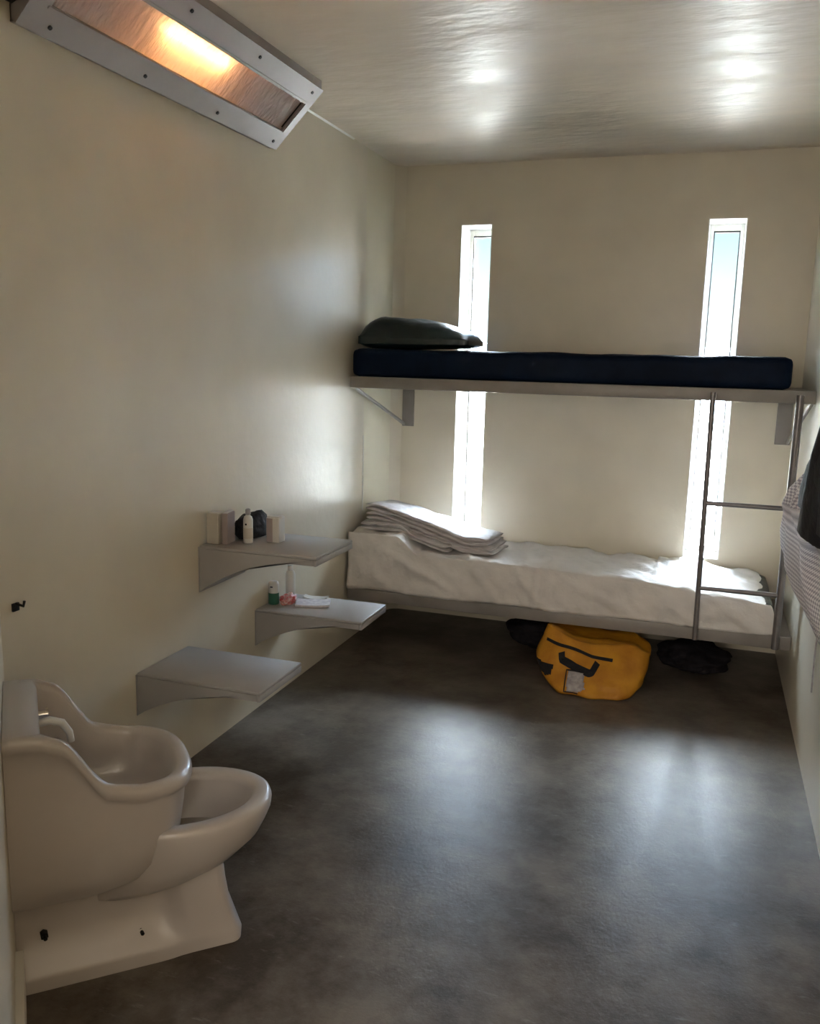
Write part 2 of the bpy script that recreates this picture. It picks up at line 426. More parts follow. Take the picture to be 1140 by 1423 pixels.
# raised inner step
fprism(bm, 0.235, 0.262, 0.008, 0.012, YA+0.05, YB-0.045); fprism(bm, 0.738, 0.765, 0.008, 0.012, YA+0.05, YB-0.045)
fprism(bm, 0.235, 0.765, 0.008, 0.012, YB-0.047, YB-0.039)
link('frame', bm, M_fix, t, smooth=0)
bm = BM(); fprism(bm, 0.262, 0.738, -0.008, -0.004, YA+0.05, YB-0.05); link('diffuser', bm, M_diff, t, smooth=0)
bm = BM(); fprism(bm, 0.30, 0.71, -0.003, 0.001, YB-0.060, YB-0.055); link('gasket', bm, M_screw, t, smooth=0)
bm = BM(); tube(bm, [(0.125, 1.76, 2.545), (0.125, 1.95, 2.545), (0.125, 2.12, 2.545)], 0.022, 12); link('lamp', bm, M_lamp, t)
for u in (0.09, 0.91):
    for y in (1.362, 1.784, 2.213, 2.640):
        bm = BM(); c = fp(u, 0.008); d = fp(u, 0.013)
        tube(bm, [(c.x, y, c.y), (d.x, y, d.y)], 0.0062, 8); link('screw', bm, M_screw, t)
# conduit end at the near end of the light
t = thing('conduit_stub', 'dark stub of conduit at the near end of the corner light', 'conduit', (0.03, 1.2, 2.42))
bm = BM(); tube(bm, [(0.02, 1.05, 2.45), (0.02, 1.255, 2.45)], 0.015, 10); link('pipe', bm, M_pole, t)
bm = BM(); tube(bm, [(0.02, 1.235, 2.45), (0.02, 1.258, 2.45)], 0.024, 8); link('coupling', bm, M_screw, t)

# ------------------------------------------------------------------ wall-hung stools and desk
def shelf(name, label, cat, y0, y1, z, depth, drop, group=None):
    t = thing(name, label, cat, (0, (y0+y1)/2, z-drop), group)
    bm = BM(); box(bm, 0.003, depth, y0, y1, z-0.012, z, 0.004, 2)
    link('top', bm, M_steel, t)
    bm = BM(); box(bm, depth-0.012, depth, y0, y1, z-0.036, z-0.0125, 0.003, 2); link('front_lip', bm, M_steel, t)
    n = 24
    poly = [(0.004, z-drop), (0.004, z-0.0125), (depth-0.0125, z-0.0125), (depth-0.0125, z-0.034)]
    for i in range(1, n):
        f = i/n
        poly.append((depth*0.80*(1-f)+0.004*f, z-0.034 - (drop-0.034)*(0.20*f + 0.80*f**2.1)))
    bm = BM(); V = [[bm.verts.new((u, y, w)) for u, w in poly] for y in (y0+0.001, y1-0.001)]
    m_ = len(poly)
    for k in range(m_):
        bm.faces.new((V[0][k], V[0][(k+1) % m_], V[1][(k+1) % m_], V[1][k]))
    for W_, y in ((V[0], 0), (V[1], 1)):      # fan each cheek between the straight top edge and the curve
        f_ = bm.faces.new(W_)
    bmesh.ops.triangulate(bm, faces=[f for f in bm.faces if len(f.verts) > 4])
    link('curved_bracket', bm, M_steel, t, smooth=30)
    bm = BM(); box(bm, 0.001, 0.0035, y0-0.004, y1+0.004, z-drop-0.004, z-0.006); link('wall_plate', bm, M_steel, t, smooth=0)
    return t
shelf('wall_stool', 'empty grey steel wall stool nearest the toilet', 'stool', 1.705, 2.02, 0.46, 0.478, 0.15, 'grey steel wall stools')
shelf('wall_stool', 'grey steel wall stool next to the bed, with a can and papers on it', 'stool', 2.548, 2.845, 0.46, 0.498, 0.16, 'grey steel wall stools')
shelf('wall_desk', 'higher grey steel wall shelf desk holding cartons and a bottle', 'desk', 2.11, 2.455, 0.83, 0.492, 0.18)

# ------------------------------------------------------------------ items on the desk
ZD = 0.8305
def carton(label, x0, x1, y0, y1, z, h, m, group=None, rz=0.0):
    t = thing('carton', label, 'carton', ((x0+x1)/2, (y0+y1)/2, z), group)
    c = Vector(((x0+x1)/2, (y0+y1)/2, 0)); mt = Matrix.Translation(c) @ Matrix.Rotation(rz, 4, 'Z') @ Matrix.Translation(-c)
    bm = BM(); box(bm, x0, x1, y0, y1, z, z+h, 0.002, 1, mt); link('body', bm, m, t)
    bm = BM(); box(bm, x0+0.003, x1-0.003, y0+0.003, y1-0.003, z+h, z+h+0.004, 0.0015, 1, mt); link('lid_flap', bm, M_white, t)
    return t
carton('upright cream carton on the desk, leftmost of the row', 0.012, 0.062, 2.150, 2.200, ZD, 0.118, M_cream, 'small cartons on the desk')
carton('narrow greyish carton on the desk, right against the cream one', 0.068, 0.092, 2.160, 2.235, ZD, 0.120, M_pink, 'small cartons on the desk', 0.15)
carton('white carton with a mauve side standing alone at the right of the desk row', 0.205, 0.260, 2.270, 2.320, ZD, 0.098, M_white, 'small cartons on the desk')
cs = [o for o in COL.objects if o.name.startswith('carton')][-1]
bm = BM(); box(bm, 0.206, 0.232, 2.2688, 2.2698, ZD+0.003, ZD+0.095); link('mauve_label', bm, M_pink, cs, smooth=0)

t = thing('lotion_bottle', 'white plastic bottle with a pale cap in the middle of the desk row', 'bottle', (0.15, 2.225, ZD))
bm = BM(); lathe(bm, (0.15, 2.225, ZD), [(0.015, 0), (0.0185, 0.003), (0.0185, 0.092), (0.015, 0.104), (0.008, 0.110), (0.008, 0.114)]); link('body', bm, M_white, t)
bm = BM(); lathe(bm, (0.15, 2.225, ZD), [(0.0095, 0.112), (0.0105, 0.114), (0.010, 0.132), (0.006, 0.135)]); link('cap', bm, M_patch, t)
bm = BM(); lathe(bm, (0.15, 2.225, ZD), [(0.0187, 0.02), (0.0189, 0.021), (0.0189, 0.060), (0.0187, 0.061)]); link('label', bm, M_cream, t)
bm = BM(); box(bm, 0.148, 0.155, 2.2045, 2.2058, ZD+0.073, ZD+0.080); link('mark', bm, M_screw, t, smooth=0)

bm = BM(); bmesh.ops.create_icosphere(bm, subdivisions=4, radius=1)
for v in bm.verts:
    p = v.co.copy(); k = 1+0.18*fbm(p, 1.6, 3)+0.08*fbm(p, 5, 9)
    z = max(p.z, -0.55)
    groove = 0.09*math.exp(-((p.z-0.15)/0.08)**2)
    v.co = Vector((0.095+p.x*0.055*(k-groove), 2.36+p.y*0.105*(k-groove), ZD+(z+0.55)*0.058*k*1.05))
zmin = min(v.co.z for v in bm.verts)
for v in bm.verts: v.co.z += ZD+0.0005-zmin
tag(link('knit_cap', bm, M_black, smooth=180), 'crumpled black knit cap on the desk behind the white bottle', 'cap')

# ------------------------------------------------------------------ items on the far stool
ZS = 0.4605
t = thing('spray_can', 'small can with green base and white top on the far stool', 'can', (0.035, 2.655, ZS))
bm = BM(); lathe(bm, (0.035, 2.655, ZS), [(0.022, 0), (0.024, 0.003), (0.024, 0.052)]); link('base', bm, M_grcan, t)
bm = BM(); lathe(bm, (0.035, 2.655, ZS), [(0.0235, 0.052), (0.0235, 0.09), (0.020, 0.1), (0.015, 0.103)]); link('top', bm, M_white, t)
bm = BM(); box(bm, 0.03, 0.042, 2.6300, 2.6315, ZS+0.078, ZS+0.084); link('mark', bm, M_navy, t, smooth=0)
t = thing('tall_bottle', 'tall plain white bottle on the far stool near the wall', 'bottle', (0.05, 2.79, ZS))
bm = BM(); lathe(bm, (0.05, 2.79, ZS), [(0.019, 0), (0.022, 0.004), (0.022, 0.105), (0.018, 0.118), (0.010, 0.124)]); link('body', bm, M_white, t)
bm = BM(); lathe(bm, (0.05, 2.79, ZS), [(0.011, 0.122), (0.012, 0.124), (0.012, 0.145), (0.008, 0.147)]); link('cap', bm, M_white, t)
def sheet_of_paper(name, label, cat, c, sx_, sy_, rz, z, m, th=0.006, curl=0.004, group=None):
    bm = BM(); n = 8; R = []
    ca, sa = math.cos(rz), math.sin(rz)
    top = []; 
    for s_ in (0, 1):
        V = []
        for i in range(n+1):
            row = []
            for j in range(n+1):
                u, v = i/n-0.5, j/n-0.5
                x, y = u*sx_, v*sy_
                zz = z + s_*th + curl*(abs(u)*2)**3 + curl*0.4*math.sin(v*9)*abs(u)+ (0 if s_ == 0 else 0)
                zz = max(zz, z)
                row.append(bm.verts.new((c[0]+ca*x-sa*y, c[1]+sa*x+ca*y, zz)))
            V.append(row)
        for i in range(n):
            for j in range(n): bm.faces.new((V[i][j], V[i+1][j], V[i+1][j+1], V[i][j+1]))
        R.append(V)
    b_ = [(i, 0) for i in range(n)] + [(n, j) for j in range(n)] + [(i, n) for i in range(n, 0, -1)] + [(0, j) for j in range(n, 0, -1)]
    for p, q in zip(b_, b_[1:]+b_[:1]):
        bm.faces.new((R[0][p[0]][p[1]], R[0][q[0]][q[1]], R[1][q[0]][q[1]], R[1][p[0]][p[1]]))
    return tag(link(name, bm, m), label, cat, group)
sheet_of_paper('booklet', 'white booklet lying flat on the far stool, in front of the bottle', 'booklet', (0.20, 2.715), 0.15, 0.105, 0.35, ZS, M_paper, 0.009, 0.003)
sheet_of_paper('envelope', 'pale folded paper on the far stool behind the white booklet', 'paper', (0.175, 2.80), 0.11, 0.05, 0.2, ZS, M_white, 0.006, 0.008)
bm = BM(); bmesh.ops.create_icosphere(bm, subdivisions=4, radius=1)
for v in bm.verts:
    p = v.co.copy(); k = 1+0.3*fbm(p, 2.5, 5)+0.15*fbm(p, 6, 2)
    v.co = Vector((0.088+p.x*0.032*k, 2.69+p.y*0.048*k, ZS+max(0, (p.z+0.5)*0.026*k)))
tag(link('snack_wrapper', bm, M_red, smooth=180), 'crumpled red and white wrapper on the far stool beside the green can', 'wrapper')

# ------------------------------------------------------------------ combination sink and toilet
def Lc(n, s, z): return O0 + nv*n + sv*s + Vector((0, 0, z))
SC = -0.46
tt = thing('sink_toilet_unit', 'white ceramic prison sink and toilet in one piece, on the diagonal wall', 'toilet', Lc(0.25, SC, 0))

def lerp(a, b, f): return a+(b-a)*f
def interp(tab, x):
    if x <= tab[0][0]: return tab[0][1]
    for (a, b), (c, d) in zip(tab, tab[1:]):
        if x <= c:
            f = (x-a)/(c-a); f = f*f*(3-2*f); return lerp(b, d, f)
    return tab[-1][1]

RIM = [(0.0, 0.700), (0.055, 0.698), (0.09, 0.684), (0.215, 0.545), (0.29, 0.532), (0.43, 0.522)]
def uring(n0, n1, hw, zf, N=72, ex=2.9, nstart=0.5):
    """U-shaped outline: straight back at n0, straight sides, rounded front at n1."""
    pts = []
    nm = n0 + (n1-n0)*nstart
    side, front, back = 14, N-14*2-14, 14
    for i in range(side):                                   # far side, going forward
        pts.append((lerp(n0, nm, i/side), -hw))
    for i in range(front):                                  # rounded front, superellipse
        th = -math.pi/2 + math.pi*i/front
        c, s_ = math.cos(th), math.sin(th)
        pts.append((nm + (n1-nm)*abs(c)**(2/ex), hw*(abs(s_)**(2/ex))*(1 if s_ > 0 else -1)))
    for i in range(side):
        pts.append((lerp(nm, n0, i/side), hw))
    for i in range(back):
        pts.append((n0, lerp(hw, -hw, i/back)))
    return [Lc(n, SC+s_, zf(n)) for n, s_ in pts]

rings = []
# outer skirt from the underside up to the rim
skirt = [(0.215, 0.20, 0.080, 0.24), (0.235, 0.26, 0.125, 0.20), (0.262, 0.315, 0.155, 0.16), (0.305, 0.360, 0.172, 0.10),
         (0.36, 0.388, 0.180, 0.04), (0.43, 0.398, 0.184, 0.0), (0.47, 0.402, 0.186, 0.0)]
for z, n1, hw, k in skirt:
    rings.append(uring(-0.019, n1, hw, lambda n, z=z: z))
def rimring(n0, n1, hw, off): return uring(n0, n1, hw, lambda n: interp(RIM, n)+off)
# skirt continues to just below the lip
rings.append(uring(-0.019, 0.404, 0.187, lambda n: lerp(0.47, interp(RIM, n)-0.045, 0.75)))
rings.append(rimring(-0.019, 0.406, 0.188, -0.045))
rings.append(rimring(-0.019, 0.414, 0.195, -0.038))
rings.append(rimring(-0.019, 0.419, 0.200, -0.024))
rings.append(rimring(-0.019, 0.419, 0.200, -0.012))
rings.append(rimring(-0.019, 0.412, 0.195, -0.002))
rings.append(rimring(-0.017, 0.400, 0.187, 0.001))
rings.append(rimring(0.050, 0.388, 0.178, 0.0))
rings.append(rimring(0.056, 0.378, 0.172, -0.006))
rings.append(rimring(0.060, 0.370, 0.167, -0.020))
for z, n1, hw, n0 in ((0.47, 0.360, 0.160, 0.064), (0.42, 0.345, 0.150, 0.070), (0.395, 0.31, 0.125, 0.09), (0.385, 0.25, 0.07, 0.13), (0.383, 0.21, 0.02, 0.17)):
    rings.append(uring(n0, n1, hw, lambda n, z=z: min(z, interp(RIM, n)-0.03)))
bm = BM(); loft(bm, rings); link('sink_basin', bm, M_china, tt, smooth=60)

# toilet bowl
def egg(c, a_f, a_b, hw, z, tilt=0.0, N=56):
    pts = []
    for i in range(N):
        th = 2*math.pi*i/N
        cc, s_ = math.cos(th), math.sin(th)
        a = a_f if cc > 0 else a_b
        n = c + a*cc
        pts.append(Lc(n, SC+hw*s_, z + tilt*(n-0.4)))
    return pts
bow = [egg(0.34, 0.05, 0.15, 0.05, 0.195, 0.12), egg(0.35, 0.14, 0.20, 0.105, 0.205, 0.14), egg(0.37, 0.195, 0.21, 0.138, 0.232, 0.14), egg(0.39, 0.218, 0.22, 0.158, 0.27, 0.10), egg(0.40, 0.227, 0.23, 0.170, 0.315, 0.05),
       egg(0.405, 0.232, 0.235, 0.177, 0.350), egg(0.405, 0.234, 0.235, 0.179, 0.370), egg(0.405, 0.230, 0.232, 0.176, 0.382), egg(0.405, 0.220, 0.225, 0.168, 0.387),
       egg(0.405, 0.192, 0.20, 0.140, 0.387), egg(0.405, 0.183, 0.19, 0.131, 0.380), egg(0.405, 0.180, 0.187, 0.129, 0.365),
       egg(0.40, 0.172, 0.18, 0.122, 0.33), egg(0.39, 0.14, 0.15, 0.10, 0.27), egg(0.37, 0.09, 0.09, 0.065, 0.215), egg(0.36, 0.03, 0.03, 0.02, 0.20)]
bm = BM(); loft(bm, bow); link('toilet_bowl', bm, M_china, tt, smooth=60)
bm = BM(); loft(bm, [egg(0.39, 0.142, 0.152, 0.102, 0.268), egg(0.39, 0.142, 0.152, 0.102, 0.272)]); link('water', bm, M_water, tt)

# pedestal: floor flange, recessed rear, full front column
def prect(n0, n1, hw_r, hw_f, z, nb=0.36, r=0.03):
    """rear half-width hw_r until nb, then front half-width hw_f."""
    side = []
    K = 20
    for i in range(K+1):
        n = lerp(n0, n1-r, i/K)
        f = min(1, max(0, (n-nb+0.03)/0.06)); f = f*f*(3-2*f)
        side.append((n, lerp(hw_r, hw_f, f)))
    hwl = side[-1][1]
    for i in range(1, 7):
        th = math.pi/2*i/6
        side.append((n1-r+r*math.sin(th), hwl-r*(1-math.cos(th))))
    pts = [(n, -h) for n, h in side] + [(n, h) for n, h in side[::-1]]
    return [Lc(n, SC+h, z) for n, h in pts]
ped = [prect(-0.019, 0.535, 0.112, 0.106, 0.0), prect(-0.019, 0.537, 0.112, 0.107, 0.03), prect(-0.019, 0.530, 0.108, 0.105, 0.042),
       prect(-0.019, 0.520, 0.078, 0.102, 0.066), prect(-0.019, 0.506, 0.055, 0.100, 0.12, 0.36), prect(-0.019, 0.497, 0.052, 0.096, 0.18, 0.36), prect(-0.019, 0.493, 0.055, 0.092, 0.225, 0.35), prect(-0.019, 0.47, 0.060, 0.085, 0.26)]
bm = BM(); loft(bm, ped); link('pedestal', bm, M_china, tt, smooth=50)
# bolts in the recess
for n, z in ((0.045, 0.120), (0.275, 0.072)):
    bm = BM(); tube(bm, [Lc(n, SC+0.050, z), Lc(n+0.002, SC+0.072, z)], 0.010, 6); tube(bm, [Lc(n+0.002, SC+0.07, z), Lc(n+0.004, SC+0.084, z)], 0.005, 8)
    link('bolt', bm, M_screw, tt)
# bubbler spout and push buttons on the basin's back face
bm = BM(); tube(bm, [Lc(0.045, SC+0.02, 0.655), Lc(0.085, SC+0.02, 0.662), Lc(0.112, SC+0.02, 0.652), Lc(0.128, SC+0.02, 0.625), Lc(0.132, SC+0.02, 0.600)], [0.009, 0.010, 0.010, 0.009, 0.008], 12)
link('spout', bm, M_white, tt, smooth=180)
for s_ in (-0.09, 0.10):
    bm = BM(); tube(bm, [Lc(0.045, SC+s_, 0.635), Lc(0.08, SC+s_, 0.635)], 0.011, 14); tube(bm, [Lc(0.078, SC+s_, 0.635), Lc(0.084, SC+s_, 0.635)], 0.017, 14)
    link('push_button', bm, M_chrome, tt)

# small black hook at the chase corner
t = thing('wall_hook', 'tiny black hook on the wall corner above the sink', 'hook', (0.0, 1.17, 0.84))
bm = BM(); box(bm, 0.0, 0.008, 1.158, 1.182, 0.828, 0.852, 0.002); link('plate', bm, M_screw, t)
bm = BM(); tube(bm, [(0.006, 1.17, 0.85), (0.03, 1.172, 0.845), (0.034, 1.172, 0.86)], 0.004, 8); link('prong', bm, M_screw, t)

# ------------------------------------------------------------------ bunks
YF, YR = 3.553, 4.262
def bunk(name, label, z0, z1, cat='bunk bed', braces=True):
    t = thing(name, label, cat, (Wd/2, (YF+YR)/2, z0))
    zt = z1
    bm = BM(); box(bm, 0.012, Wd-0.003, YF, YF+0.03, z0, z1, 0.004, 2); link('front_rail', bm, M_rail, t)
    bm = BM(); box(bm, 0.012, Wd-0.003, YR-0.03, YR+0.015, z0, z1-0.004, 0.003, 2); link('rear_rail', bm, M_rail, t)
    bm = BM(); box(bm, 0.012, Wd-0.003, YF+0.03, YR-0.03, z1-0.012, z1-0.004); link('deck', bm, M_rail, t, smooth=0)
    if braces:
        for x0, x1 in ((0.058, 0.130), (2.142, 2.218)):
            bm = BM(); box(bm, x0, x1, D-0.012, D-0.001, 1.145, z0-0.001, 0.002, 1); pl = link('wall_plate', bm, M_rail, t)
            for z in (1.185, 1.34):
                bm = BM(); tube(bm, [((x0+x1)/2, D-0.011, z), ((x0+x1)/2, D-0.022, z)], 0.011, 6); link('bolt', bm, M_ladder, pl)
        for xf, xb in ((0.020, 0.070), (2.235, 2.205)):
            bm = BM(); tube(bm, [(xf, YF+0.02, z0+0.01), (xb, D-0.01, 1.158)], 0.010, 8); link('brace', bm, M_rail, t)
    return t
bunk('upper_bunk', 'upper wall-to-wall steel bunk frame with angled wall braces', 1.390, 1.448)
bunk('lower_bunk', 'lower wall-to-wall steel bunk frame under the sheeted mattress', 0.248, 0.312, braces=False)

def cushion(name, m, x0, x1, y0, y1, z0, z1, rnd, amp, seed, nx=60, ny=24, nz=8):
    """soft rounded slab"""
    bm = BM()
    r = bmesh.ops.create_cube(bm, size=2.0)
    for ax, cuts in ((0, nx), (1, ny), (2, nz)):
        es = [e for e in bm.edges if abs((e.verts[0].co-e.verts[1].co)[ax]) > 1.9]
        bmesh.ops.subdivide_edges(bm, edges=es, cuts=cuts, use_grid_fill=True)
    hx, hy, hz = (x1-x0)/2, (y1-y0)/2, (z1-z0)/2
    c = Vector(((x0+x1)/2, (y0+y1)/2, (z0+z1)/2))
    for v in bm.verts:
        p = Vector((v.co.x*hx, v.co.y*hy, v.co.z*hz))
        q = Vector((max(-hx+rnd, min(hx-rnd, p.x)), max(-hy+rnd, min(hy-rnd, p.y)), max(-hz+rnd, min(hz-rnd, p.z))))
        d = p-q
        if d.length > 1e-9:
            p = q + d.normalized()*min(d.length, rnd)
        w = amp*(fbm(p, 3.0, seed)+0.5*fbm(p, 9.0, seed+4))
        p.z += w*(0.5+0.5*v.co.z)
        p.y += w*0.6*(-v.co.y if abs(v.co.y) > 0.99 else 0)
        v.co = c+p
    return bm
bm = cushion('m', M_vinyl, 0.022, 2.140, YF-0.006, YR-0.005, 1.4485, 1.590, 0.03, 0.008, 2)
tag(link('upper_mattress', bm, M_vinyl, smooth=180), 'thin dark navy vinyl mattress on the upper bunk', 'mattress')

# upper pillow
def pillow_bm(cx, cy, z, hx, hy, hz, seed, rz=0.0, skew=0.0):
    bm = BM(); bmesh.ops.create_cube(bm, size=2.0)
    bmesh.ops.subdivide_edges(bm, edges=bm.edges[:], cuts=22, use_grid_fill=True)
    ca, sa = math.cos(rz), math.sin(rz)
    for v in bm.verts:
        u, w, h = v.co
        ex = (1-abs(u)**4.5)**0.5*(1-abs(w)**3.0)**0.5 if abs(u) < 1 and abs(w) < 1 else 0
        ex = max(ex, 0.20)
        pin = 1-0.06*(u*u*w*w)
        x = u*hx*(1-0.05*(1-w*w)*0) * pin; y = w*hy*pin
        zz = h*hz*ex
        if h < 0: zz *= 0.25
        p = Vector((x, y, zz))
        zz += (0.012*fbm(p, 7, seed) + 0.006*fbm(p, 16, seed+3))*(1 if h > 0 else 0.1)
        zz *= (1 - skew*u)
        v.co = Vector((cx+ca*x-sa*y, cy+sa*x+ca*y, zz))
    zm = min(v.co.z for v in bm.verts)
    for v in bm.verts: v.co.z += z - zm
    return bm
bm = pillow_bm(0.325, 3.80, 1.590, 0.31, 0.21, 0.120, 3, 0.05, 0.30)
tag(link('pillow', bm, M_green, smooth=180), 'dark green vinyl pillow at the left end of the upper bunk', 'pillow')

# lower mattress and its sheet
bm = cushion('m', M_green, 0.03, 2.165, YF+0.022, YR-0.012, 0.3125, 0.448, 0.03, 0.002, 5)
tag(link('lower_mattress', bm, M_green, smooth=180), 'dark green mattress on the lower bunk, showing only past the sheet at its right end', 'mattress')
def sheet_top(x, y):
    f = (y-YF)/(YR-YF)
    z = interp([(0, 0.532), (1.0, 0.528), (1.5, 0.510), (2.0, 0.470), (2.14, 0.458)], x) - 0.030*f*(1 if x < 1.6 else 0.3)
    head = interp([(0.28, 0.090), (0.42, 0.0)], x + 0.08*f) * (1-0.35*f)
    return z + head
bm = BM(); rows = []
NX = 190
for i in range(NX+1):
    u = i/NX
    x = 0.018 + u*(2.125)
    row = []
    zt_f = sheet_top(x, YF)
    prof = []
    hang = 0.312 + 0.004*math.sin(x*9)
    for k in range(14):                      # hanging front, bottom to top
        f = k/13
        prof.append((YF - 0.004 - 0.006*math.sin(f*math.pi), lerp(hang, zt_f-0.022, f), 'f', f))
    for k in range(1, 5):                    # rounded edge
        th = math.pi/2*k/5
        prof.append((YF-0.004+0.020*(1-math.cos(th)), zt_f-0.022+0.022*math.sin(th), 'e', 1))
    for k in range(0, 34):
        y = lerp(YF+0.014, YR-0.012, k/33)
        prof.append((y, sheet_top(x, y), 't', k/33))
    for k in range(1, 6):
        prof.append((YR-0.006, lerp(sheet_top(x, YR), 0.33, k/5), 'b', k/5))
    for (y, z, kind, f) in prof:
        p = Vector((x, y, z))
        w = 0.015*fbm(p, 5.5, 1)+0.018*fbm(Vector((p.x+0.5*p.y, p.y*0.6, p.z)), 13, 8)+0.004*fbm(p, 32, 3)
        # long diagonal creases on the hanging side
        if kind in 'fe':
            c = math.sin(x*21+z*26+3*fbm(p, 2.2, 6))
            y -= 0.014*max(0, c)**3*(1-abs(f-0.5)*0.6) + w*0.9
            if x < 0.42:
                y -= 0.008*math.exp(-(((x-0.05)-(z-0.33)*0.9)/0.03)**2)
            y = min(max(y, YF-0.024), YF-0.003)
        if kind == 't': z += w*1.1 + 0.002*abs(math.sin(x*40+y*15+2*fbm(p, 3, 2)))
        # overlap fold running down across the middle
        xf = 1.04 + (0.0 if kind in 'fe' else 0.42*f*0.6)
        g = math.exp(-((x-xf)/0.012)**2)
        if kind in 'fe': y -= 0.008*g
        elif kind == 't': z += 0.007*g
        end = 0.0
        if x > 2.08: z = z if kind != 't' else z - ((x-2.08)/0.06)**2*0.02
        row.append(bm.verts.new((x, y, z)))
    rows.append(row)
for a, b in zip(rows, rows[1:]):
    for i in range(len(a)-1): bm.faces.new((a[i], a[i+1], b[i+1], b[i]))
# tucked right end
last = rows[-1]; prev = last
for k in range(1, 7):
    f = k/6
    cur = []
    for v in last:
        cur.append(bm.verts.new((v.co.x + 0.028*math.sin(f*math.pi/2), v.co.y, max(0.316, lerp(v.co.z, 0.325, f**1.5)))))
    for i in range(len(prev)-1): bm.faces.new((prev[i], prev[i+1], cur[i+1], cur[i]))
    prev = cur
first = rows[0]
o = link('bed_sheet', bm, M_sheet, smooth=180)
md = o.modifiers.new('thick', 'SOLIDIFY'); md.thickness = 0.003; md.offset = 0
tag(o, 'rumpled off-white sheet covering the lower bunk mattress', 'sheet')

# folded blankets
def folded(name, label, x0, x1, y0, y1, zb, layers, th, seed, rz=0.0, m=M_blanket):
    t_ = BM()
    cx, cy = (x0+x1)/2, (y0+y1)/2
    for L_ in range(layers):
        ox = 0.018*fbm(Vector((L_*1.3, seed, 0)), 1.0, seed); oy = 0.016*fbm(Vector((L_*1.7, 2, seed)), 1.0, seed)
        NXb, K = 44, 30
        rings_ = []
        for i in range(NXb+1):
            u = i/NXb
            x = lerp(x0+ox, x1+ox-0.012*L_, u)
            ring = []
            edge = min(1, min(u, 1-u)*NXb/2.2)
            hh = th/2*(0.35+0.65*math.sin(min(1, edge)*math.pi/2))
            for k in range(K):
                a = 2*math.pi*k/K
                c_, s_ = math.cos(a), math.sin(a)
                yy = cy + oy + (y1-y0)/2*abs(c_)**0.25*(1 if c_ > 0 else -1)
                base = zb(x, yy)
                z = base + L_*th*0.93 + th/2 + hh*abs(s_)**0.7*(1 if s_ > 0 else -1)
                p = Vector((x, yy, L_*0.05))
                z += 0.008*fbm(p, 7, seed+L_*0.4)+0.006*fbm(p, 17, seed+L_*0.2)
                yy += 0.020*fbm(Vector((x, L_, s_*0.3)), 6, seed+L_)
                dx, dy = x-cx, yy-cy
                ring.append(Vector((cx+dx*math.cos(rz)-dy*math.sin(rz), cy+dx*math.sin(rz)+dy*math.cos(rz), z)))
            rings_.append(ring)
        loft(t_, rings_)
    return tag(link(name, t_, m, smooth=180), label, 'blanket', 'folded blankets on the lower bunk')
def zb1(x, y): return max(sheet_top(x, y) + 0.004, lerp(sheet_top(0.1, y)+0.004, 0.50, min(1, max(0, (x-0.15)/0.5))))
folded('folded_blanket', 'lower folded grey-white blanket on the raised head end of the lower bunk', 0.035, 0.56, 3.66, 3.98, zb1, 2, 0.026, 2, -0.03)
def zb2(x, y):
    f = min(1, max(0, (x-0.12)/0.56)); f = f**1.15
    return max(sheet_top(x, y)+0.006, lerp(sheet_top(0.1, y)+0.056, 0.512, f))
folded('folded_blanket', 'striped grey blanket folded in many layers, slumping over the other onto the sheet', 0.06, 0.79, 3.70, 4.02, zb2, 4, 0.025, 7, -0.05)

# ladder
t = thing('bunk_ladder', 'two-rung grey steel ladder on the right of the bunks', 'ladder', (2.0, YF-0.015, 0.26))
for xb, xt, rd in ((1.822, 1.813, 0.012), (2.176, 2.178, 0.017)):
    bm = BM(); tube(bm, [(xb, YF-0.042, 0.262), (xt, YF-0.042, 1.43)], rd, 14); link('side_rail', bm, M_ladder, t)
for x in (1.822, 2.176):
    for z0, z1 in ((0.262, 0.285), (1.400, 1.424)):
        bm = BM(); box(bm, x-0.008, x+0.008, YF-0.036, YF-0.0005, z0, z1, 0.002, 1); link('standoff', bm, M_ladder, t)
for z in (0.921, 0.517):
    bm = BM(); tube(bm, [(1.82, YF-0.042, z), (2.176, YF-0.042, z)], 0.011, 12); link('rung', bm, M_ladder, t)

# ------------------------------------------------------------------ yellow bag
def bagpt(u, v, w):
    return Vector((u, v, w))
t = thing('duffel_bag', 'yellow bag with black straps and a grey patch, half under the lower bunk', 'bag', (1.38, 3.42, 0))
bm = BM()
bmesh.ops.create_cube(bm, size=2.0)
bmesh.ops.subdivide_edges(bm, edges=bm.edges[:], cuts=26, use_grid_fill=True)
def bag_front(x, z):
    """y of the sagging front face"""
    return 3.235 + 0.20*max(0, z-0.02)/0.22 + 0.05*((x-1.36)/0.28)**2
LEFT = [(0.0, 1.175), (0.05, 1.115), (0.12, 1.075), (0.20, 1.10), (0.25, 1.115)]
RIGHT = [(0.0, 1.575), (0.05, 1.605), (0.12, 1.62), (0.20, 1.625), (0.25, 1.56)]
for v in bm.verts:
    u, w, h = v.co
    z = 0.004+0.238*(h*0.5+0.5)
    hh_ = h*0.5+0.5
    bulge = 1-0.10*abs(w)**4
    xl, xr = interp(LEFT, z), interp(RIGHT, z)
    x = lerp(xl, xr, u*0.5+0.5)
    x = 1.36 + (x-1.36)*bulge
    yf_ = bag_front(x, z); yb_ = 3.70
    rr = (1-0.20*abs(u)**6)
    y = lerp(yf_, yb_, w*0.5+0.5); y = 3.47+(y-3.47)*rr
    p = Vector((x, y, z))
    d = 0.030*fbm(p, 6, 4)+0.014*fbm(p, 15, 9)
    y += d*(1 if w < 0 else 0.3)
    z *= interp([(1.13, 1.0), (1.30, 0.82), (1.42, 0.84), (1.60, 0.88)], x)
    if h > 0.5: z -= (1-abs(w))*0.02
    z = max(0.003, z + d*0.5*(h*0.5+0.5))
    v.co = Vector((x, y, z))
